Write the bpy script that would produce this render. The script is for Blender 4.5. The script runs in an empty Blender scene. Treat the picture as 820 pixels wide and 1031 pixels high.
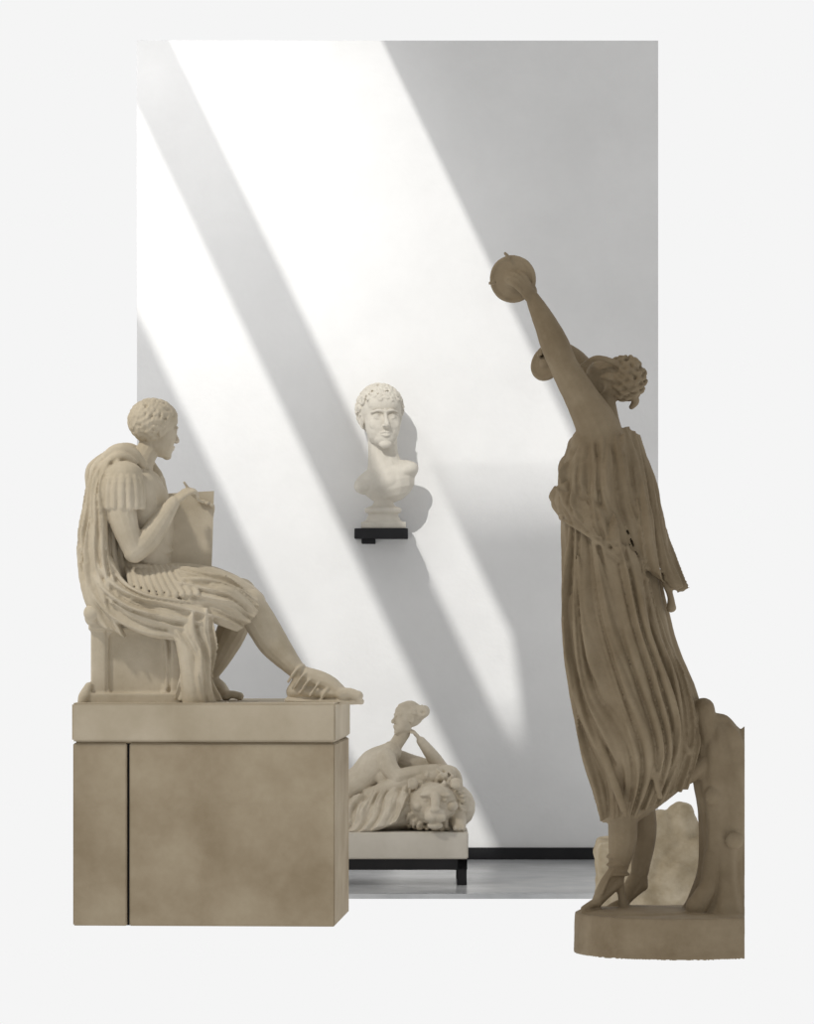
import bpy, bmesh, math, random
import numpy as np
from mathutils import Vector, Matrix, noise
random.seed(4); np.random.seed(4)
sc=bpy.context.scene
sc.view_settings.view_transform='Standard'
sc.view_settings.look='None'
ZOOM=None

CAM_H=1.2; CAM_D=20.0; F=4420.0
# ------------------------------------------------------------------ materials
def new_mat(name):
    m=bpy.data.materials.new(name); m.use_nodes=True
    nt=m.node_tree; return m,nt,nt.nodes['Principled BSDF']
def stone(name,c1,c2,c3=None,scale=4,rough=0.75,bump=0.15,fine=90,spec=0.25):
    m,nt,b=new_mat(name)
    tc=nt.nodes.new('ShaderNodeTexCoord')
    n=nt.nodes.new('ShaderNodeTexNoise'); n.inputs['Scale'].default_value=scale; n.inputs['Detail'].default_value=8; n.inputs['Roughness'].default_value=0.62
    r=nt.nodes.new('ShaderNodeValToRGB')
    r.color_ramp.elements[0].position=0.34; r.color_ramp.elements[0].color=(*c1,1)
    r.color_ramp.elements[1].position=0.68; r.color_ramp.elements[1].color=(*c2,1)
    if c3:
        e=r.color_ramp.elements.new(0.5); e.color=(*c3,1)
    nt.links.new(tc.outputs['Object'],n.inputs['Vector']); nt.links.new(n.outputs['Fac'],r.inputs['Fac'])
    nt.links.new(r.outputs['Color'],b.inputs['Base Color'])
    n2=nt.nodes.new('ShaderNodeTexNoise'); n2.inputs['Scale'].default_value=fine; n2.inputs['Detail'].default_value=6
    nt.links.new(tc.outputs['Object'],n2.inputs['Vector'])
    bp=nt.nodes.new('ShaderNodeBump'); bp.inputs['Strength'].default_value=bump; bp.inputs['Distance'].default_value=0.01
    nt.links.new(n2.outputs['Fac'],bp.inputs['Height']); nt.links.new(bp.outputs['Normal'],b.inputs['Normal'])
    b.inputs['Roughness'].default_value=rough
    b.inputs['Specular IOR Level'].default_value=spec
    return m
M_seat=stone('plaster_warm',(.46,.395,.29),(.61,.54,.425),scale=5)
M_ped=stone('pedestal_stone',(.29,.228,.147),(.43,.36,.255),(.36,.292,.20),scale=3,bump=.1)
M_pedtop=stone('pedestal_slab_stone',(.42,.355,.255),(.54,.47,.36),scale=3,bump=.1)
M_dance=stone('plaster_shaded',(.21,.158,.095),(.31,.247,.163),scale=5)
M_nymph=stone('plaster_nymph',(.48,.42,.325),(.64,.58,.48),scale=8)
M_plinth=stone('plinth_marble',(.58,.54,.47),(.68,.64,.57),scale=5,bump=.08)
M_bust=stone('plaster_white',(.56,.52,.45),(.68,.64,.56),scale=8)
M_rock=stone('rough_rock',(.30,.24,.15),(.48,.41,.30),scale=9,bump=.5,fine=40)
M_wall=stone('wall_plaster',(.80,.797,.79),(.86,.857,.85),scale=2.2,bump=.22,fine=25,rough=.85,spec=.1)
M_blocker=stone('ceiling_plaster',(.6,.6,.6),(.65,.65,.65),scale=2)  # surface of the unseen sun blocker
M_floor=stone('floor_stone',(.40,.41,.42),(.55,.56,.57),scale=3,rough=.22,bump=.02,spec=.5)
M_black=stone('black_metal',(.012,.012,.014),(.02,.02,.022),rough=.5,bump=.02)
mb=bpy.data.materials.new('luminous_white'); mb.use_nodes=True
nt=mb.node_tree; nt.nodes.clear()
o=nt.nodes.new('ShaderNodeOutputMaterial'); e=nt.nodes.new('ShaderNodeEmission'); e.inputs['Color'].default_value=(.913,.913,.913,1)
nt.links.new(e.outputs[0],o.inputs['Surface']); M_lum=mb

# ------------------------------------------------------------------ sculpt kit (figure drawing units)
def P(x,y,d=0): return np.array([x,d,-y],float)
def nrm(v):
    v=np.asarray(v,float); l=np.linalg.norm(v); return v/l if l>1e-9 else v
def rotY(deg):
    a=math.radians(deg); return np.array([[math.cos(a),0,-math.sin(a)],[0,1,0],[math.sin(a),0,math.cos(a)]])
def cr(pts,n):
    p=np.asarray(pts,float)
    if len(p)==2:
        t=np.linspace(0,1,n+1)[:,None]; return p[0]*(1-t)+p[1]*t
    q=np.vstack([2*p[0]-p[1],p,2*p[-1]-p[-2]]); out=[]
    for i in range(1,len(q)-2):
        for k in range(n):
            t=k/n
            out.append(.5*((2*q[i])+(-q[i-1]+q[i+1])*t+(2*q[i-1]-5*q[i]+4*q[i+1]-q[i+2])*t*t+(-q[i-1]+3*q[i]-3*q[i+1]+q[i+2])*t**3))
    out.append(p[-1]); return np.array(out)
class Sculpt:
    def __init__(s): s.v=[]; s.f=[]; s.n=0; s.br=[]
    def add(s,v,f):
        s.v.append(np.asarray(v,float)); s.f+= [tuple(i+s.n for i in q) for q in f]; s.n+=len(v)
    def brush(s,c,r,off): s.br.append((np.asarray(c,float),r,np.asarray(off,float)))
    def rings(s,R):
        R=np.asarray(R); a,b,_=R.shape; f=[]
        for i in range(a-1):
            for j in range(b):
                k=(j+1)%b; f.append((i*b+j,i*b+k,(i+1)*b+k,(i+1)*b+j))
        v=R.reshape(-1,3); c0=R[0].mean(0); c1=R[-1].mean(0); m=a*b
        v=np.vstack([v,c0,c1])
        for j in range(b):
            k=(j+1)%b; f.append((m,k,j)); f.append((m+1,(a-1)*b+j,(a-1)*b+k))
        s.add(v,f)
    def ell(s,c,r,M=None,seg=18,ring=12):
        c=np.asarray(c,float)
        if np.isscalar(r): r=(r,r,r)
        R=[]
        for i in range(ring+1):
            ph=math.pi*(i/ring); ph=min(max(ph,.03),math.pi-.03)
            th=np.linspace(0,2*math.pi,seg,endpoint=False)
            q=np.stack([r[0]*math.sin(ph)*np.cos(th),r[1]*math.sin(ph)*np.sin(th),np.full(seg,-r[2]*math.cos(ph))],1)
            if M is not None: q=q@np.asarray(M).T
            R.append(q+c)
        s.rings(R)
    def tube(s,pts,rad,seg=14,sub=5,up=(0,1,0),cap=True,fold=None):
        rad=[(r,r) if np.isscalar(r) else r for r in rad]
        D=cr(np.hstack([np.asarray(pts,float),np.asarray(rad,float)]),sub)
        C=D[:,:3]; ra=np.maximum(D[:,3],.3); rb=np.maximum(D[:,4],.3); T=np.gradient(C,axis=0); R=[]
        th=np.linspace(0,2*math.pi,seg,endpoint=False); up0=nrm(up)
        for i in range(len(C)):
            t=nrm(T[i]); u=up0-t*np.dot(up0,t)
            if np.linalg.norm(u)<.15: u=np.array([1,0,0])-t*t[0]
            u=nrm(u); w=np.cross(t,u); k=1
            if fold: k=1+fold(th,i/(len(C)-1))
            R.append(C[i]+np.outer(np.cos(th)*k*ra[i],u)+np.outer(np.sin(th)*k*rb[i],w))
        s.rings(R)
        if cap:
            for i in (0,-1):
                t=nrm(T[i]); u=up0-t*np.dot(up0,t)
                if np.linalg.norm(u)<.15: u=np.array([1,0,0])-t*t[0]
                u=nrm(u); w=np.cross(t,u); M=np.stack([u,w,t],1)
                s.ell(C[i],(ra[i],rb[i],min(ra[i],rb[i])),M,seg=14,ring=8)
    def loft(s,secs,sub=6,seg=120,fold=None):
        D=cr(np.asarray(secs,float),sub); th=np.linspace(0,2*math.pi,seg,endpoint=False); R=[]
        for i,(x,y,d,rx,rd) in enumerate(D):
            t=i/(len(D)-1); k=1+(fold(th,t) if fold else 0)
            R.append(np.stack([x+rx*k*np.cos(th),d+rd*k*np.sin(th),np.full(seg,-y)],1))
        s.rings(R)
    def drape(s,guides,n,amp,th=3,sub=8,across=90,power=.75,seed=0,side=(0,-1,0),wob=1.0,fan=0,irr=0):
        G=np.array([cr(g,sub) for g in guides])
        k,m,_=G.shape
        rows=np.array([cr(G[:,j],max(2,across//max(1,k-1))) for j in range(m)])
        a=rows.shape[1]; u=np.linspace(0,1,a); t=np.linspace(0,1,m)
        rs=np.random.RandomState(seed); p1,p2,p3=rs.rand(3)*6
        U,T=np.meshgrid(u,t)
        W=U+wob*(.055*np.sin(3.1*T+p1+3*U)+.045*np.sin(6*U+p2+2.2*T)+.018*np.sin(8*T+p3))
        big=np.abs(np.sin(math.pi*n*.42*W+p1))**power
        small=np.abs(np.sin(math.pi*n*1.0*W+1.3*np.sin(2.6*T+p2)))**power
        mask=np.clip(.5+.7*np.sin(6*U+3.4*T+p3),0,1)
        if irr:   # irregular cloth: folds start, merge and die out
            N1=np.array([[noise.noise(Vector((uu*5+seed,tt*1.6,3.1))) for uu in u] for tt in t])
            N2=np.array([[noise.noise(Vector((uu*9+seed,tt*2.6,7.7))) for uu in u] for tt in t])
            big=np.abs(np.sin(math.pi*n*.42*W+p1+irr*3.2*N1))**power
            small=np.abs(np.sin(math.pi*n*W+1.3*np.sin(2.6*T+p2)+irr*4.0*N2))**power
            mask=np.clip(.5+1.6*N2*irr+.3*np.sin(6*U+3.4*T+p3),0,1); big=big*np.clip(.8+1.1*N1*irr,.35,1.3)
        h=amp*(.95*big+.42*small*mask-.6)*(1+fan*(T-.5))
        du=np.gradient(rows,axis=1); dt=np.gradient(rows,axis=0); N=np.cross(du,dt)
        N/=np.linalg.norm(N,axis=2,keepdims=True)+1e-9
        if (N.reshape(-1,3)@np.asarray(side,float)).mean()<0: N=-N
        top=rows+N*(h+th)[...,None]; bot=rows-N*th
        V=np.vstack([top.reshape(-1,3),bot.reshape(-1,3)]); f=[]; o=m*a
        for i in range(m-1):
            for j in range(a-1):
                q=i*a+j; f.append((q,q+1,q+a+1,q+a)); f.append((o+q,o+q+a,o+q+a+1,o+q+1))
        for i in range(m-1):
            q=i*a; f.append((q,q+a,o+q+a,o+q)); q=i*a+a-1; f.append((q,o+q,o+q+a,q+a))
        for j in range(a-1):
            f.append((j,o+j,o+j+1,j+1)); q=(m-1)*a+j; f.append((q,q+1,o+q+1,o+q))
        s.add(V,f)
    def box(s,x0,x1,y0,y1,d0,d1):
        v=[(x,d,-y) for x in (x0,x1) for d in (d0,d1) for y in (y0,y1)]
        s.add(v,[(0,1,3,2),(4,6,7,5),(0,4,5,1),(2,3,7,6),(0,2,6,4),(1,5,7,3)])
    # ---- anatomy
    def hand(s,w,d,n,L,curl=.5,thumb=1,spread=.12,rf=.056):
        w=np.asarray(w,float); d=nrm(d); n=np.asarray(n,float); n=nrm(n-d*np.dot(n,d)); a=np.cross(d,n)*thumb
        M=np.stack([d,a,n],1)
        s.ell(w+d*L*.27,(L*.31,L*.21,L*.105),M)
        s.ell(w+d*L*.40,(L*.16,L*.22,L*.085),M)
        for off,ln in ((.165,.44),(.055,.50),(-.055,.46),(-.16,.36)):
            p=w+d*L*.46+a*L*off; dd=nrm(d+a*off*spread*8*.3); pts=[p]; ang=curl*.55
            for seg in (.45,.32,.25):
                dr=dd*math.cos(ang)+n*math.sin(ang); p=p+dr*L*ln*seg; pts.append(p); ang+=curl
            s.tube(pts,[L*rf*1.1,L*rf*1.05,L*rf*.95,L*rf*.8],seg=10,sub=3)
        p=w+d*L*.14+a*L*.14+n*L*.03; q=p+nrm(d*.7+a*.75+n*.3)*L*.22; r=q+nrm(d*.95+a*.25+n*(.3+curl*.4))*L*.2
        s.tube([p,q,r],[L*.085,L*.068,L*.05],seg=10,sub=3)
    def foot(s,ank,heel,ball,toe,wd,side=(0,1,0)):
        ank,heel,ball,toe=[np.asarray(q,float) for q in (ank,heel,ball,toe)]; sd=np.asarray(side,float)
        s.tube([ank,ank*.4+ball*.6+np.array([0,0,wd*.3]),ball],[(wd*.75,wd*.75),(wd*.85,wd*.65),(wd*1.05,wd*.5)],up=side)
        s.tube([heel,heel*.5+ball*.5,ball],[(wd*.7,wd*.55),(wd*.75,wd*.45),(wd*1.0,wd*.45)],up=side)
        s.tube([ank,heel],[wd*.7,wd*.6])
        for i,(o,l) in enumerate(((-.80,1.0),(-.36,1.02),(0,.95),(.35,.86),(.7,.72))):
            b=ball+sd*o*wd*.9; e=b+(toe-ball)*l
            m=(b+e)/2+np.array([0,0,wd*.12]); r=wd*(.38 if i==0 else .29)
            s.tube([b,m,e],[r*1.15,r,r],seg=10,sub=3)
    def head(s,c,H,fwd,up=(0,0,1),hair='curly',nc=170,cr_=.03,seed=1):
        c=np.asarray(c,float); f=nrm(fwd); u=np.asarray(up,float); u=nrm(u-f*np.dot(u,f)); r=np.cross(f,u)
        M=np.stack([r,-f,u],1)
        L=lambda x,y,z: c+M@(np.array([x,y,z])*H)
        V=lambda x,y,z: M@(np.array([x,y,z])*H)
        E=lambda x,y,z,a,b,g: s.ell(L(x,y,z),(a*H,b*H,g*H),M,seg=20,ring=14)
        E(0,.09,.13,.31,.40,.35); E(0,-.10,-.08,.265,.235,.35); E(0,-.05,-.24,.225,.22,.17)
        E(0,-.155,-.30,.165,.165,.135); E(0,-.245,-.40,.095,.075,.065); E(0,-.20,-.26,.15,.125,.12)
        E(0,-.17,.20,.235,.165,.17)
        for k in (-1,1):
            s.tube([L(k*.03,-.33,.075),L(k*.11,-.322,.095),L(k*.20,-.26,.07)],[.026*H,.021*H,.018*H],seg=10,sub=4)
            E(k*.135,-.22,-.10,.095,.075,.10)
            E(k*.112,-.275,.005,.056,.045,.034)
            s.tube([L(k*.062,-.304,.020),L(k*.112,-.322,.038),L(k*.168,-.286,.014)],[.009*H]*3,seg=8,sub=3)
            s.tube([L(k*.065,-.304,-.010),L(k*.112,-.315,-.027),L(k*.162,-.286,-.012)],[.007*H]*3,seg=8,sub=3)
            s.brush(L(k*.058,-.33,.035),.038*H,V(0,.03,0)); s.brush(L(k*.19,-.27,.03),.04*H,V(0,.012,0))
            E(k*.035,-.365,-.135,.030,.033,.024)
            s.tube([L(k*.275,.06,-.12),L(k*.31,.10,-.02),L(k*.31,.07,.06),L(k*.29,.0,.06),L(k*.285,-.01,-.02)],[.022*H,.02*H,.022*H,.02*H,.014*H],seg=8,sub=4)
            E(k*.275,.04,-.02,.025,.06,.09)
            s.brush(L(k*.12,-.30,-.22),.05*H,V(0,.010,0))
        s.tube([L(0,-.325,.08),L(0,-.355,-.01),L(0,-.41,-.11),L(0,-.39,-.145)],[.032*H,.028*H,.038*H,.028*H],seg=12,sub=4)
        s.tube([L(-.08,-.31,-.240),L(-.025,-.345,-.226),L(0,-.342,-.231),L(.025,-.345,-.226),L(.08,-.31,-.240)],[.008*H,.019*H,.018*H,.019*H,.008*H],seg=8,sub=3)
        s.tube([L(-.07,-.31,-.262),L(0,-.342,-.280),L(.07,-.31,-.262)],[.008*H,.025*H,.008*H],seg=8,sub=4)
        s.brush(L(0,-.36,-.325),.04*H,V(0,.014,0))
        rs=np.random.RandomState(seed)
        if hair=='curly':
            E(0,.10,.15,.322,.413,.352)
            for i in range(nc):
                z=1-2*(i+.5)/nc; a=i*2.39996; q=math.sqrt(1-z*z); X,Y,Z=q*math.cos(a),q*math.sin(a),z
                x,y,zz=X*.325,.09+Y*.415,.15+Z*.355
                if not ((zz>.25 and y>-.30) or (y>-.02 and zz>.10) or (y>.12 and zz>-.26)): continue
                p=L(x,y,zz); nn=nrm(M@np.array([X,Y,Z])); t1=nrm(np.cross(nn,[.3,.5,.8])); t2=np.cross(nn,t1)
                a0=rs.rand()*6.28; rr=H*(.036+.022*rs.rand()); pts=[]
                for k in range(6):
                    aa=a0+k*.95; pts.append(p+nn*H*(.001+.005*k)+(t1*math.cos(aa)+t2*math.sin(aa))*rr*(1-.13*k))
                s.tube(pts,[H*cr_*.7]+[H*cr_]*4+[H*cr_*.7],seg=7,sub=2)
        elif hair=='bun':
            E(0,.09,.145,.32,.415,.355)
            for i in range(14):
                a=-1.3+2.6*i/13
                s.tube([L(math.sin(a)*.22,-.24*math.cos(a)+.0,.36*math.cos(a)*.8+.08),L(math.sin(a)*.36,.10,.44*math.cos(a)+.06),L(math.sin(a)*.22,.42,.25*math.cos(a)+.10),L(0,.52,.14)],[.035*H,.04*H,.036*H,.03*H],seg=8,sub=4)
    def build(s,name,scale,yc,mat,voxel=.004,smooth=2,cut=None,rough=0,rs_=14):
        V=np.vstack(s.v); W=np.empty_like(V)
        tf=lambda V: np.stack([(V[:,0]-410)/scale, yc+V[:,1]/scale, CAM_H+(600+V[:,2])/scale],1)
        W=tf(V)
        me=bpy.data.meshes.new(name+'_raw'); me.from_pydata(W.tolist(),[],s.f); me.update()
        ob=bpy.data.objects.new(name+'_raw',me); sc.collection.objects.link(ob)
        if voxel:
            m=ob.modifiers.new('r','REMESH'); m.mode='VOXEL'; m.voxel_size=voxel
            if smooth:
                m=ob.modifiers.new('s','SMOOTH'); m.factor=.5; m.iterations=smooth
        dg=bpy.context.evaluated_depsgraph_get(); ev=ob.evaluated_get(dg)
        res=bpy.data.meshes.new_from_object(ev); bpy.data.objects.remove(ob)
        res.name=name; r=bpy.data.objects.new(name,res); sc.collection.objects.link(r)
        if cut:
            bm=bmesh.new(); bm.from_mesh(res)
            g=bmesh.ops.bisect_plane(bm,geom=bm.verts[:]+bm.edges[:]+bm.faces[:],plane_co=cut[0],plane_no=cut[1],clear_outer=True)
            ed=[x for x in g['geom_cut'] if isinstance(x,bmesh.types.BMEdge)]
            try: bmesh.ops.holes_fill(bm,edges=ed,sides=0)
            except Exception as ex: print(ex)
            bm.to_mesh(res); bm.free()
        n=len(res.vertices); co=np.empty(n*3); res.vertices.foreach_get('co',co); co=co.reshape(-1,3)
        for c,rad,off in s.br:
            cw=tf(c[None])[0]; d=np.linalg.norm(co-cw,axis=1)/(rad/scale); co=co+np.exp(-d*d)[:,None]*(off/scale)
        if rough:
            no=np.empty(n*3); res.vertices.foreach_get('normal',no); no=no.reshape(-1,3)
            dsp=np.array([noise.fractal(Vector(c)*rs_,.8,2.1,3) for c in co]); co=co+no*(dsp*rough)[:,None]
        org=np.array([(co[:,0].min()+co[:,0].max())/2,(co[:,1].min()+co[:,1].max())/2,co[:,2].min()])
        res.vertices.foreach_set('co',(co-org).ravel()); r.location=org
        res.materials.clear(); res.materials.append(mat)
        for p in res.polygons: p.use_smooth=True
        res.update(); print(name,n); bpy.context.view_layer.update()
        return r

def box(name,x0,x1,y0,y1,z0,z1,mat,bev=.004,rot=0,pivot=None,parent=None):
    me=bpy.data.meshes.new(name); bm=bmesh.new(); bmesh.ops.create_cube(bm,size=1)
    for v in bm.verts: v.co=Vector((v.co.x*(x1-x0),v.co.y*(y1-y0),v.co.z*(z1-z0)))
    if bev: bmesh.ops.bevel(bm,geom=bm.edges[:],offset=bev,segments=2,affect='EDGES')
    bm.to_mesh(me); bm.free(); ob=bpy.data.objects.new(name,me); sc.collection.objects.link(ob)
    c=Vector(((x0+x1)/2,(y0+y1)/2,(z0+z1)/2))
    if rot and pivot is not None:
        R=Matrix.Rotation(rot,3,'Z'); c=R@(c-Vector(pivot))+Vector(pivot); ob.rotation_euler=(0,0,rot)
    ob.location=c; me.materials.append(mat)
    if parent: ob.parent=parent
    return ob
def empty(name):
    e=bpy.data.objects.new(name,None); sc.collection.objects.link(e); e.empty_display_size=.1; return e
def parent_keep(ch,pa):
    bpy.context.view_layer.update(); ch.parent=pa; ch.matrix_parent_inverse=pa.matrix_world.inverted()

# ------------------------------------------------------------------ room
WX0,WX1,WZ=-1.231,1.145,3.73
box('wall_back',WX0,WX1,0,.12,0,WZ,M_wall,bev=0)
box('floor',WX0,WX1,-2.32,.12,-.02,0,M_floor,bev=0)
bb=box('baseboard_back',WX0+.002,WX1-.002,-.015,-.0005,.0,.054,M_black,bev=.002)
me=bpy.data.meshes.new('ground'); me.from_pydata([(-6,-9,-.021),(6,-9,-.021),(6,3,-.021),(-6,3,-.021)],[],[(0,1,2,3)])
g=bpy.data.objects.new('ground',me); sc.collection.objects.link(g); me.materials.append(M_lum)  # plane glows by itself to match the background white
# ceiling added out of view, its slots shaped to cast the wall's light bands (finely slatted at their inner ends)
H=6.0; KD=3/2.07; vs=[];fs=[]
D1=(6-1.52)*KD; D2=(6-.54)*KD; D3=(6-.02)*KD; D4=(6-1.03)*KD
panels=[(-9,-2.928,-16,.1),(-2.928,-2.472,-16,-D3),(-2.472,-2.176,-16,.1),(-2.176,-1.93,-16,-D2-.2),(-1.93,-1.212,-16,-D1-.32),(-1.212,6,-16,.1)]
NS=26
for i in range(NS):
    q=(i+.7)/NS; yy=-(D1-.40)-.72*i/NS; wd=.72/NS*(q*q*(3-2*q))*.99
    panels.append((-1.93,-1.212,yy-wd,yy))
NS=14
for i in range(NS):
    q=(i+.7)/NS; yy=-(D2-.25)-.45*i/NS; wd=.45/NS*(q*q*(3-2*q))*.99
    panels.append((-2.176,-1.93,yy-wd,yy))
for (a,b,c,d) in panels:
    k=len(vs)
    vs+=[(x,y,z) for x in (a,b) for y in (c,d) for z in (H,H+.004)]
    fs+=[tuple(i+k for i in q) for q in [(0,1,3,2),(4,6,7,5),(0,4,5,1),(2,3,7,6),(0,2,6,4),(1,5,7,3)]]
k=len(vs)
vs+=[(x,y,z) for z in (H+.006,H+.01) for x,y in ((-1.925,-D4),(-1.925,-D2-.21),(-2.15,-D2-.21))]
fs+=[(k,k+1,k+2),(k+3,k+5,k+4),(k,k+3,k+4,k+1),(k+1,k+4,k+5,k+2),(k+2,k+5,k+3,k)]
me=bpy.data.meshes.new('ceiling'); me.from_pydata(vs,[],fs); me.materials.append(M_blocker)
sc.collection.objects.link(bpy.data.objects.new('ceiling',me))

# ------------------------------------------------------------------ pedestal (left)
ped=empty('stone_pedestal'); pv=(-.267,-3.81,0); ra=math.radians(-3.2)
x0=-1.238; x1=-.267; gx=(128-410)/273
box('plinth_block_left',x0,gx-.005,-3.81,-3.05,-.02,.655,M_ped,rot=ra,pivot=pv,parent=ped)
box('plinth_block_right',gx+.005,x1,-3.81,-3.05,-.02,.655,M_ped,rot=ra,pivot=pv,parent=ped)
box('plinth_core',x0+.02,x1-.02,-3.78,-3.08,-.02,.655,M_black,rot=ra,pivot=pv,parent=ped,bev=0)
box('top_slab',x0-.003,x1+.004,-3.82,-3.04,.662,.804,M_pedtop,bev=.006,rot=ra,pivot=pv,parent=ped)
box('joint_bed',x0+.01,x1-.01,-3.80,-3.06,.655,.662,M_ped,rot=ra,pivot=pv,parent=ped,bev=0)

# ------------------------------------------------------------------ seated statue
s=Sculpt()
def foldf(n,amp,p=0,pw=.7,tw=0):
    def f(th,t):
        big=np.abs(np.sin(n*.25*th+.6*np.sin(2*th+p)+tw*t+.4*np.sin(4*t+3*th)))**pw
        sm=np.abs(np.sin(n*.5*th+.9*np.sin(3*th+p)-tw*t+.6*np.sin(5*t)))**pw*np.clip(.5+.7*np.sin(5*th+4*t+p),0,1)
        return amp*(big+.4*sm-.6)
    return f
s.loft([(152,618,0,34,44),(150,600,0,33,44),(150,578,0,26,37),(148,555,0,25,37),(144,525,0,31,43),(140,498,0,29,46),(138,482,0,22,44),(138,472,0,14,26),(140,464,0,11,14)],seg=48)
s.ell(P(166,520,-16),(9,16,14)); s.ell(P(166,520,16),(9,16,14))
s.tube([P(150,474,-18),P(158,480,-10),P(161,486,0),P(160,480,14)],[2.4]*4,seg=8)
s.tube([P(138,480,-43),P(152,490,-38),P(158,508,-36),P(155,528,-38)],[2.2]*4,seg=8)
s.tube([P(140,552,-37),P(155,556,-33),P(168,556,-20),P(174,553,0)],[2.6]*4,seg=8)
s.tube([P(138,478,0),P(143,462,1),P(151,446,3)],[15,12,11.5])
s.head(P(157,433,3),60,(.85,.5,-.12),(.05,0,1),'curly',nc=240,cr_=.026)
s.tube([P(126,486,-44),P(124,508,-50),P(129,532,-54),P(138,556,-54)],[17,16,13.5,11])
s.tube([P(138,556,-54),P(150,545,-50),P(163,526,-42),P(176,506,-32)],[11.5,12,10.5,6.5])
s.hand(P(175,506,-32),(.75,.25,.6),(.5,.5,-.7),36,curl=.75,thumb=1)
s.tube([P(186,486,-26),P(196,500,-18),P(204,506,-12)],[1.6,1.6,1.4])
s.tube([P(148,486,42),P(158,520,52),P(170,552,54)],[16,14,11])
s.tube([P(170,552,54),P(190,545,44),P(206,520,28)],[11,10,7])
s.hand(P(206,524,26),(.1,-.6,.8),(-.3,-.8,-.3),36,curl=.5,thumb=-1)
for side in (-1,1):
    s.ell(P(127,479,side*46),(19,17,14))
    for i in range(9):
        a=-1.5+3.0*i/8; xx=126+18*math.sin(a); dd=side*(49+16*math.cos(a))
        s.tube([P(127+12*math.sin(a),474,side*(46+11*math.cos(a))),P(xx,487,dd),P(xx+(xx-126)*.12,512,dd+side*1)],[(2.4,2.8),(2.7,3.6),(2.5,3.4)],seg=8,sub=3)
    s.tube([P(126+17*math.sin(a),483,side*(48+15*math.cos(a))) for a in np.linspace(-1.6,1.6,9)],[2.6]*9,seg=8,sub=2)
s.tube([P(150,606,-24),P(185,600,-27),(P(225,604,-28)),P(252,610,-28)],[29,27,22,17])
s.tube([P(252,610,-28),P(262,625,-27),P(276,648,-27),P(296,671,-27),P(308,683,-27)],[16,16.5,15.5,10,8.5])
s.ell(P(254,606,-29),(14,13,13))
s.foot(P(307,681,-27),P(297,696,-27),P(344,698,-28),P(361,700,-29),14)
s.tube([P(150,606,24),P(190,596,28),P(240,598,32)],[28,25,17])
s.tube([P(240,598,32),P(236,625,32),P(222,655,32),P(206,686,32)],[16,16,14,8])
s.foot(P(206,686,32),P(198,697,32),P(226,701,32),P(240,702,32),11)
for (x,y) in ((300,676),(306,682),(312,687),(322,690),(333,693)):
    k=(x-298)/40
    s.tube([P(x-9,y+10,-38),P(x-1,y-2,-40+2*k),P(x+7-2*k,y-7+4*k,-27),P(x-1,y-2,-15)],[1.5]*4,seg=7,sub=3)
s.tube([P(290,705,-27),P(320,706,-28),P(345,706,-28),P(364,706,-29)],[(12,3),(12,3),(15,3),(12,3)])
s.tube([P(150,598,0),P(185,595,0),P(218,597,0),P(246,606,0),P(258,614,0)],[(58,30),(58,29),(54,24),(48,18),(45,13)],seg=120,sub=8,fold=foldf(30,.09,1))
s.drape([[P(168,572,-30),P(200,574,-44),P(236,586,-46),P(262,602,-42)],[P(160,590,-46),P(190,592,-60),P(226,602,-60),P(258,620,-50)],[P(160,612,-50),P(184,618,-62),P(214,626,-62),P(240,636,-54)]],12,8,seed=3,fan=.8,irr=.8,across=120)
s.tube([P(124,564,-22),P(140,570,-40),P(165,573,-36),P(184,571,-14)],[3.4]*4,seg=8)
for i in range(10):
    a=i/9; x=128+a*52
    s.tube([P(x,570,-34-6*math.sin(a*3.1)),P(x+5+5*a,584,-54-4*math.sin(a*3.1)),P(x+9+12*a,600-4*a,-68-1*math.sin(a*3.1))],[(2.2,2.3),(2.4,2.6),(2.4,2.7)],seg=8,sub=4,up=(0,-1,0))
    s.ell(P(x+9+12*a,602-4*a,-69),(3.2,3,3))
s.loft([(126,450,2,9,14),(119,458,0,18,32),(113,472,0,24,44),(108,495,0,19,48),(105,520,0,18,50),(103,548,0,22,53),(107,575,0,22,54),(118,600,0,28,55),(132,618,0,36,55),(138,630,0,34,52)],seg=200,fold=foldf(24,.22,2,tw=1.5))
s.drape([[P(108,458,-14),P(95,480,-30),P(88,515,-40),P(84,550,-44),P(91,590,-46)],[P(112,462,-24),P(102,484,-44),P(98,520,-52),P(94,556,-58),P(103,602,-60)],[P(114,468,-34),P(108,490,-52),P(110,525,-58),P(114,565,-62),P(128,612,-64)]],9,9,seed=5,irr=.7,across=110)
s.tube([P(104,470,-18),P(112,458,-28),P(122,453,-32),P(134,456,-30),P(144,468,-26)],[5,6.5,6.5,6,5])
s.tube([P(108,476,-30),P(114,464,-37),P(124,460,-38),P(136,466,-34)],[4,5,5,4])
s.tube([P(108,464,20),P(122,452,26),P(140,458,28),P(156,478,24)],[8,8,7,6])
s.drape([[P(84,548,-40),P(91,585,-52),P(112,618,-62),P(150,640,-66),P(192,644,-64)],[P(96,556,-50),P(108,588,-60),P(136,608,-68),P(170,618,-72),P(204,628,-68)],[P(114,560,-58),P(130,586,-64),P(154,598,-70),P(186,604,-72),P(222,616,-64)]],11,10,seed=9,irr=.6,across=120)
s.drape([[P(85,550,0),P(87,588,-20),P(98,620,-40)],[P(84,550,-30),P(91,596,-50),P(110,630,-58)],[P(96,560,-50),P(110,600,-62),P(130,642,-62)]],6,7,seed=19)
s.drape([[P(176,612,-62),P(170,630,-68),P(188,652,-68),P(184,680,-64),P(178,703,-62)],[P(190,614,-68),P(190,634,-74),P(202,656,-72),P(204,684,-70),P(206,708,-68)],[P(216,612,-62),P(216,630,-64),P(218,650,-62),P(214,680,-58),P(222,704,-54)]],8,10,seed=2,irr=.5)
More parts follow.
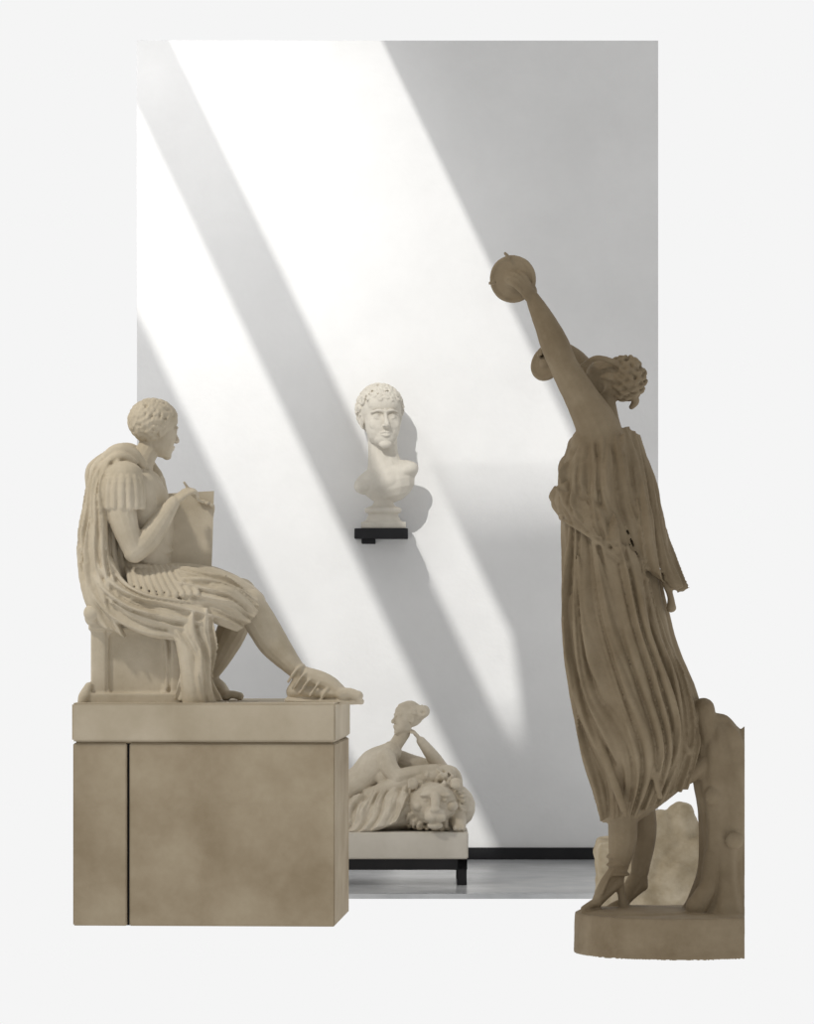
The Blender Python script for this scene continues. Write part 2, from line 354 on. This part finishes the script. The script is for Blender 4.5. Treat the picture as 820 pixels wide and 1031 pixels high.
s.tube([P(188,640,-66),P(194,668,-66),P(198,707,-62)],[10,11,12])
seated=s.build('seated_roman_statue',268,-3.45,M_seat,voxel=.0038,smooth=1,rough=.0015)
tb=Sculpt()
tb.drape([[P(165,497,4),P(167,540,-4),P(170,580,-14)],[P(214,494,14),P(213,540,6),P(212,580,-4)]],1,0.01,th=2.2)
t=tb.build('writing_tablet',268,-3.45,M_seat,voxel=None); parent_keep(t,seated)
for p in t.data.polygons: p.use_smooth=False
c=Sculpt()
c.box(92,184,626,634,-56,56); c.box(104,174,634,706,-46,46)
for d in (-52,44):
    c.box(94,108,632,706,d,d+10); c.box(174,187,632,707,d,d+10)
c.box(88,190,697,709,-58,58)
c.tube([P(96,617,-58),P(96,617,0),P(96,617,58)],[9,9,9],up=(0,0,1)); c.tube([P(96,622,-40),P(140,620,-40),P(180,622,-40)],[9,9,9])
c.tube([P(92,690,-54),P(88,700,-56),P(86,706,-57)],[4,6,5])
pts=[(110,640),(118,634),(158,634),(168,644),(170,690),(158,702),(120,702),(110,692),(110,640)]
c.tube([P(x,y,-48) for x,y in pts],[2.4]*len(pts),seg=8,sub=2)
ch=c.build('seat_block',268,-3.45,M_seat,voxel=.005,smooth=1); parent_keep(ch,seated)

# ------------------------------------------------------------------ dancer
s=Sculpt()
def fold1(th,t):
    w=min(1,t*2.5+.12)
    big=np.abs(np.sin(6*th+1.2*np.sin(2*th+1)+1.8*t+.5*np.sin(5*t+2*th)))**.7
    sm=np.abs(np.sin(13*th+1.1*np.sin(3*th+1)-1.5*t))**.6*np.clip(.5+.7*np.sin(4*th+5*t),0,1)
    return w*.11*(big+.45*sm-.7)
s.loft([(612,505,0,42,40),(607,522,0,41,38),(614,560,0,46,42),(618,600,0,49,47),(625,650,0,54,50),(637,695,0,60,52),(644,735,0,60,52),(644,765,0,55,48),(642,790,0,46,42),(633,812,0,30,28),(624,828,0,17,18)],seg=260,fold=fold1)
s.loft([(610,430,0,12,13),(606,440,0,30,36),(606,455,0,36,46),(605,480,0,42,44),(606,505,0,42,40),(607,524,0,40,38)],seg=160,fold=lambda th,t:.05*(np.abs(np.sin(9*th+2*t))**.6-.5)*min(1,2*t))
s.ell(P(575,472,5),(13,20,16))
s.drape([[P(580,446,-22),P(566,474,-38),P(562,496,-36),P(565,516,-26)],[P(594,444,-42),P(588,478,-50),P(586,506,-50),P(596,532,-46)],[P(612,438,-40),P(616,474,-50),P(618,518,-51),P(632,560,-48)],[P(630,430,-22),P(644,470,-30),P(653,525,-34),P(664,584,-34)]],14,11,seed=21,sub=12,across=170,fan=.9,wob=1.4,irr=1.0)
for pts in ([(585,448),(576,474),(584,500),(600,520)],[(600,450),(604,476),(618,500),(640,520)],[(626,440),(622,470),(634,500),(652,540)],[(612,446),(590,470),(574,484)]):
    s.tube([P(x,y,-49+abs(x-608)*.35) for x,y in pts],[2,4,4.5,2.5][:len(pts)],seg=8)
s.drape([[P(630,430,-20),P(636,480,-38),P(640,530,-46),P(648,572,-42)],[P(640,440,-5),P(654,490,-18),P(664,540,-22),P(678,592,-26)],[P(636,440,20),P(652,490,16),P(668,545,5),P(686,596,-8)]],8,10,seed=4,sub=10,fan=1,irr=.5)
s.tube([P(676,578,-14),P(684,590,-12),P(686,592,-12)],[4,4.5,4]); s.ell(P(687,590,-12),(4.5,4.5,4.5))
s.tube([P(668,580,-20),P(674,600,-20),P(675,610,-20)],[5,3.5,4.5]); s.ell(P(675,612,-20),(5,5,4.5))
s.drape([[P(562,490,-6),P(561,506,-10),P(568,521,-6)],[P(570,492,-36),P(569,510,-44),P(576,526,-40)],[P(592,502,-50),P(596,524,-57),P(602,540,-50)],[P(616,520,-52),P(622,544,-58),P(628,562,-50)]],14,7,seed=7,across=120,irr=.8)
s.tube([P(564,522,-14),P(574,528,-40),P(598,544,-52),P(626,566,-52),P(650,584,-44)],[2.2,2.6,2.6,2.6,2.2],seg=8)
s.drape([[P(571,522,-28),P(570,600,-36),P(576,690,-36),P(592,770,-32),P(606,824,-16)],[P(592,530,-42),P(600,610,-54),P(618,700,-58),P(632,770,-54),P(632,820,-30)],[P(622,548,-46),P(636,620,-56),P(658,690,-58),P(670,750,-52),P(658,808,-36)],[P(646,570,-38),P(666,630,-44),P(688,685,-38),P(698,735,-28),P(690,790,-22)]],24,14,seed=31,sub=14,across=260,power=.75,fan=.4,wob=1.2,irr=.8)
for pts in ([(580,560),(590,620),(612,690),(650,760),(662,800)],[(600,560),(622,630),(660,700),(690,755)],[(574,600),(580,680),(604,750),(626,812)],[(640,580),(660,640),(684,700),(697,740)]):
    s.tube([P(x,y,-54+((x-(600+(y-540)*.18))**2)/130.) for x,y in pts],[1.5,4.5,5,4,2.5][:len(pts)],seg=8)
s.tube([P(606,446,-26),P(597,424,-33),P(582,398,-38),P(567,372,-40)],[24,21,17,14.5])
s.tube([P(567,372,-40),P(558,350,-40),P(547,326,-40),P(536,304,-38)],[14,14.5,11.5,7.6])
s.hand(P(537,307,-40),(-.55,-.12,.85),(-.55,.75,-.1),40,curl=.38,thumb=-1,rf=.066,spread=.5)
s.tube([P(604,446,30),P(602,420,42),P(598,392,50)],[22,18,14])
s.tube([P(598,392,50),P(588,368,46),P(574,353,38),P(566,350,32)],[14,12,9,7])
s.hand(P(568,350,32),(-.9,-.3,.1),(-.1,-.2,-1),34,curl=.6,thumb=1)
s.tube([P(590,446,-28),P(606,440,0),P(612,442,28)],[16,18,16])
s.tube([P(612,440,0),P(610,422,-2),P(607,404,-2)],[17,13.5,13])
s.head(P(605,390,0),58,(-.9,.12,.32),(.25,0,1),'bun')
s.ell(P(628,382,-4),(17,18,18))
rs=np.random.RandomState(3)
for i in range(60):
    z=1-2*(i+.5)/60; a=i*2.4; q=math.sqrt(1-z*z)
    c0=np.array([630+16.5*q*math.cos(a),-4+17*q*math.sin(a),-381+18.5*z]); a0=rs.rand()*6
    s.tube([c0+np.array([math.cos(a0+k)*4,math.sin(a0+k)*3,math.sin(a0+k)*4]) for k in range(5)],[2.6]*5,seg=7,sub=2)
s.tube([P(634,396,-8),P(640,404,-8),P(636,410,-6)],[5,4,3])
s.tube([P(585,370,-14),P(600,362,-24),P(618,366,-20),P(626,374,-14)],[3]*4)
def cymbal(cx,cy,cd,R,n):
    n=nrm(n); a=nrm(np.cross(n,[0,0,1])); b=np.cross(n,a); M=np.stack([a,b,n],1); c=P(cx,cy,cd)
    s.ell(c,(R*.97,R*.97,3.0),M,seg=32); s.ell(c+n*2,(R*.42,R*.42,7),M,seg=24)
    s.tube([c+(a*math.cos(t)+b*math.sin(t))*R for t in np.linspace(0,2*math.pi,25)],[2.6]*25,seg=8,sub=2,cap=False)
cymbal(516,283,-28,21.5,(-.25,-.9,-.1))
s.tube([P(497,287,-36),P(493,288,-38)],[2.5,2]); s.tube([P(512,262,-34),P(508,258,-36)],[2,1.6])
cymbal(552,364,26,17,(-.55,-.75,.3))
s.tube([P(627,800,-6),P(627,826,-8),P(626,852,-8),P(622,876,-8)],[17,15.5,14,9.5])
s.foot(P(621,876,-8),P(622,888,-8),P(601,908,-10),P(588,914,-12),11)
s.tube([P(622,884,-8),P(626,900,-6),P(628,918,-6)],[6,4,6])
s.tube([P(645,800,22),P(650,840,26),P(646,880,26)],[15,13,9])
s.foot(P(646,880,26),P(648,893,26),P(630,910,24),P(616,915,23),11)
for y in (862,870,880):
    s.tube([P(622+11*math.cos(a),y,-8+11*math.sin(a)) for a in np.linspace(-3.14,3.14,12)],[1.5]*12,seg=6,sub=2)
s.tube([P(606,898,-20),P(612,884,-20),P(618,874,-16)],[1.6]*3,seg=6)
s.loft([(680,958,0,102,104),(680,956,0,102,104),(680,922,0,101,102),(680,918,0,99,100)],sub=6,seg=90)
s.ell(P(640,917,0),(58,60,4))
bark=lambda th,t: .08*np.sin(3*th+4*t)+.05*np.sin(7*th-6*t)+.025*np.sin(15*th+9*t)
s.loft([(728,925,8,44,40),(729,905,8,34,32),(730,870,8,27,27),(733,820,6,30,28),(728,780,4,32,29),(726,755,0,28,26),(724,738,0,24,24),(722,726,0,16,16)],seg=90,fold=bark)
s.tube([P(716,750,-8),P(710,728,-12),P(708,713,-14)],[14,12,11]); s.tube([P(716,724,-10),P(728,726,-8),P(736,734,-6)],[7,7,7])
s.tube([P(740,765,-2),P(750,745,-4),P(755,738,-4)],[13,11,9])
s.ell(P(716,800,-22),(8,6,10)); s.ell(P(738,845,-24),(9,5,9)); s.tube([P(700,912,-24),P(712,890,-18),P(716,860,-12)],[11,9,8])
s.tube([P(690,780,-20),P(706,770,-14),P(716,760,-8)],[10,10,9])
xc=(750-410)/296.8; yc=4420/296.8-20
an=math.atan2(xc,yc+20)
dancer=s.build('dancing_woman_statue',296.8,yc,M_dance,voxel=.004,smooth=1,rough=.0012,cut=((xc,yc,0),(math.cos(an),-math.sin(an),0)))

# rock behind the dancer
s=Sculpt(); sr=272
s.box(603,702,842,918,-30,40); s.ell(P(665,850,0),(38,30,38)); s.ell(P(686,835,0),(20,26,30)); s.ell(P(640,870,-10),(36,30,26)); s.ell(P(676,880,-20),(26,24,24)); s.ell(P(700,870,0),(30,30,44))
rock=s.build('rough_stone_block',sr,4420/sr-20,M_rock,voxel=.008,smooth=2,rough=.016,rs_=9)
rock.location.z=0

# ------------------------------------------------------------------ reclining nymph
s=Sculpt()
s.tube([P(318,806,0),P(340,800,0),P(362,788,0),P(380,770,0),(P(394,757,0))],[(24,22),(25,22),(20,17),(23,18),(18,11)],seg=30)
s.tube([P(392,760,0),P(400,748,-1),P(406,738,-2)],[9,7,7.5])
s.head(P(409,724,-3),36,(-.86,-.38,.12),(-.1,0,1),'bun')
s.ell(P(423,717,-2),(8,8,7)); s.ell(P(428,716,-2),(5,5,6))
for i in range(10): 
    a=i*.63; s.tube([P(423+6*math.cos(a),717+6*math.sin(a),-8),P(426+3*math.cos(a),717+3*math.sin(a),-11)],[2.2,2],seg=7,sub=2)
s.tube([P(389,762,-18),P(394,774,-24),P(402,781,-28)],[9.5,9,7.5])
s.tube([P(402,781,-28),P(418,777,-28),P(438,773,-26)],[8,7.5,5])
s.hand(P(437,773,-26),(.95,-.1,-.1),(0,-.1,-1),20,curl=.3,thumb=-1)
s.tube([P(394,762,16),P(420,770,12),P(446,776,6)],[9.5,8.5,7])
s.tube([P(446,776,6),P(436,762,2),P(424,746,-4)],[7.5,7,4.6])
s.hand(P(424,747,-4),(-.5,-.2,.85),(-.9,.1,-.2),19,curl=.45,thumb=-1)
s.ell(P(386,782,-16),(8,8,9)); 
s.tube([P(325,806,-12),P(290,806,-14),P(262,812,-14),P(235,822,-14)],[20,17,12,9]); s.tube([P(325,806,12),P(285,800,12),P(258,816,12),P(232,824,12)],[19,16,11,8])
s.foot(P(236,822,-14),P(228,830,-14),P(222,818,-14),P(218,808,-14),7)
s.drape([[P(345,806,-22),P(338,822,-36),P(334,836,-44)],[P(375,798,-22),P(366,820,-38),P(352,836,-46)],[P(400,790,-24),P(392,806,-38),P(376,834,-48)],[P(420,786,-24),P(412,800,-40),P(400,826,-48)]],12,8,seed=6,across=160,irr=.5)
s.tube([P(345,826,0),P(390,818,0),P(430,808,2),P(455,812,2)],[(36,14),(40,20),(42,28),(32,24)],seg=24)
s.tube([P(372,800,-20),P(400,788,-26),P(430,782,-28),P(450,778,-20)],[7,8,8,9])
s.ell(P(436,807,-38),(24,18,21)); s.ell(P(437,797,-46),(16,12,9))
s.ell(P(438,817,-54),(11,13,9)); s.ell(P(438,812,-65),(5,4,4)); s.ell(P(433,820,-61),(6,6,5)); s.ell(P(443,820,-61),(6,6,5)); s.ell(P(438,828,-56),(8,8,4))
s.tube([P(438,797,-54),P(438,805,-62),P(438,811,-64)],[5,4.5,4])
for k in (-1,1):
    s.ell(P(438+k*10,798,-54),(6,4,2.4)); s.ell(P(438+k*9.5,803,-53),(3,3,2.2)); s.ell(P(438+k*17,809,-48),(6,7,5.5))
    s.ell(P(437+k*21,787,-44),(5.5,4,6)); s.tube([P(437+k*19,785,-46),P(437+k*24,783,-46),P(437+k*25,790,-46)],[1.8]*3,seg=6)
rs=np.random.RandomState(7)
for i in range(110):
    a=rs.rand()*6.28; r=22+rs.rand()*10; x=436+r*math.cos(a)*1.1; y=808+r*math.sin(a)*.9; y=min(y,830); d=-42+rs.rand()*14+(r-22)
    x=min(x,464)
    s.tube([P(x,y,d),P(x+3*math.cos(a+.6),y+4*math.sin(a+.6),d-3),P(min(469,x+8*math.cos(a)*.8),min(833,y+7*math.sin(a)+2),d+1)],[2.6,2.4,1.2],seg=7,sub=2)
s.tube([P(455,806,-20),P(461,820,-34),P(462,830,-44)],[9,8,7]); 
for k in range(3): s.ell(P(458+k*4,831,-50),(2.6,4,3))
s.tube([P(446,778,-6),P(455,782,-4),P(459,800,-4)],[9,10,8])
nymph=s.build('reclining_nymph_statue',240,4420/240-20,M_nymph,voxel=.0034,smooth=1,rough=.001)
yn=4420/240-20
X=lambda px,sc_:(px-410)/sc_
zt=CAM_H+(600-836)/240
box_p=box('marble_plinth',X(215,240),X(471,240),yn-.22,yn+.24,zt-.108,zt+.004,M_plinth,bev=.005); parent_keep(box_p,nymph)
st=empty('low_display_stand'); z1=zt-.108
box('top_rail_front',X(215,240),X(470,240),yn-.21,yn-.17,z1-.045,z1,M_black,bev=.002,parent=st)
box('top_rail_back',X(215,240),X(470,240),yn+.18,yn+.22,z1-.045,z1,M_black,bev=.002,parent=st)
for nm,a in (('rail_left',215),('rail_right',460)):
    box(nm,X(a,240),X(a+10,240),yn-.21,yn+.22,z1-.045,z1,M_black,bev=.002,parent=st)
for i,(a,b) in enumerate(((217,-.21),(217,.18),(460,-.21),(460,.18))):
    box('leg_%d'%(i+1),X(a,240),X(a+9.5,240),yn+b,yn+b+.04,0,z1-.04,M_black,bev=.002,parent=st)

# ------------------------------------------------------------------ bust and shelf
s=Sculpt(); sb=223; yb=-.185
s.head(P(384,421,-2),68,(.20,-.96,.06),(-.02,0,1),'curly',nc=330,cr_=.025,seed=5)
s.tube([P(391,484,3),P(388,470,3),P(386,456,4),P(385,436,5)],[(22,28),(17,19),(15,15.5),(15,15)])
R1=rotY(19)
s.ell(P(389,480,1),(34,18,15),R1,seg=32,ring=20); s.ell(P(371,487,-1),(14,15,8),R1); s.ell(P(408,473,0),(14,15,9),R1)
s.ell(P(388,485,-3),(22,17,12),R1,seg=28,ring=16)
s.tube([P(386,482,0),P(387,495,0)],[(16,14),(11,12)])
s.loft([(388,492,0,10,9),(387,500,0,9,9),(386,508,0,11,11),(386,511,0,18,17),(386,515,0,18,17),(386,517,0,14,14)],seg=40,sub=3)
s.ell(P(386,513,0),(18,17,4))
s.loft([(386,515,0,14,14),(386,522,0,17,17),(386,526,0,21,20),(386,529,0,21,20)],seg=40,sub=3)
s.box(364,409,525,531.5,-20,20)
bust=s.build('portrait_bust',sb,yb,M_bust,voxel=.0026,smooth=2)
zs=CAM_H+(600-532)/224.
sh=empty('wall_shelf')
box('shelf_board',X(357,224),X(411,224),-.29,0,zs-.046,zs,M_black,bev=.002,parent=sh)
box('shelf_bracket',X(364,224),X(378,224),-.24,0,zs-.068,zs-.046,M_black,bev=.002,parent=sh)
bust.location.z=zs

# ------------------------------------------------------------------ light
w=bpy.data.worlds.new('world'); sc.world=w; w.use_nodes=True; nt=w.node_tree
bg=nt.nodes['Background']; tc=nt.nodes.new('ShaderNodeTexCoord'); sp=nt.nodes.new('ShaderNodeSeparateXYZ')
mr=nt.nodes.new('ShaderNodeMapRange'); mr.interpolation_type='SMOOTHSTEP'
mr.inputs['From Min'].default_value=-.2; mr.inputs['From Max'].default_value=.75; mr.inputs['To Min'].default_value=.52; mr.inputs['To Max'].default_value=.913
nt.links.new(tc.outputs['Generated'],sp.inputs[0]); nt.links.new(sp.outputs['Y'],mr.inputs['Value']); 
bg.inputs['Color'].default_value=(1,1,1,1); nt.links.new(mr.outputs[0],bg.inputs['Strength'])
def look(ob,d): ob.rotation_euler=Vector(d).to_track_quat('-Z','Y').to_euler()
L=bpy.data.lights.new('sun','SUN'); L.energy=1.85; L.angle=math.radians(.42); L.color=(1,.985,.95)
so=bpy.data.objects.new('sun',L); sc.collection.objects.link(so); look(so,(1,3,-2.07))
def spot(name,loc,tgt,e,size,blend=1,col=(1,1,1),rad=.3):
    L=bpy.data.lights.new(name,'SPOT'); L.energy=e; L.spot_size=math.radians(size); L.spot_blend=blend; L.color=col; L.shadow_soft_size=rad
    o=bpy.data.objects.new(name,L); sc.collection.objects.link(o); o.location=loc; look(o,Vector(tgt)-Vector(loc)); return o
spot('wall_washer_spot',(-1.9,-2.2,4.8),(-1.05,0,3.15),180,52)  # added fill, makes the glow on the upper-left wall
spot('statue_spot',(-3.6,-5.5,5.2),(-.85,-3.4,1.3),520,36,col=(1,.95,.86),rad=.15)  # added fill, brightens the seated figure from upper left
spot('dancer_spot',(-2.2,-6.8,5.4),(.6,-5.1,1.5),150,36,col=(1,.9,.75),rad=.12)  # added faint warm fill on the dancer

# ------------------------------------------------------------------ camera
cam=bpy.data.cameras.new('camera'); co=bpy.data.objects.new('camera',cam); sc.collection.objects.link(co); sc.camera=co
co.location=(0,-CAM_D,CAM_H); co.rotation_euler=(math.pi/2,0,0)
cam.sensor_fit='VERTICAL'; cam.sensor_height=24; cam.clip_end=100
px,py,k=ZOOM if ZOOM else (410,515.5,1)
cam.lens=24*F/1031*k; cam.shift_x=k*(px-410)/1031; cam.shift_y=k*(600-py)/1031
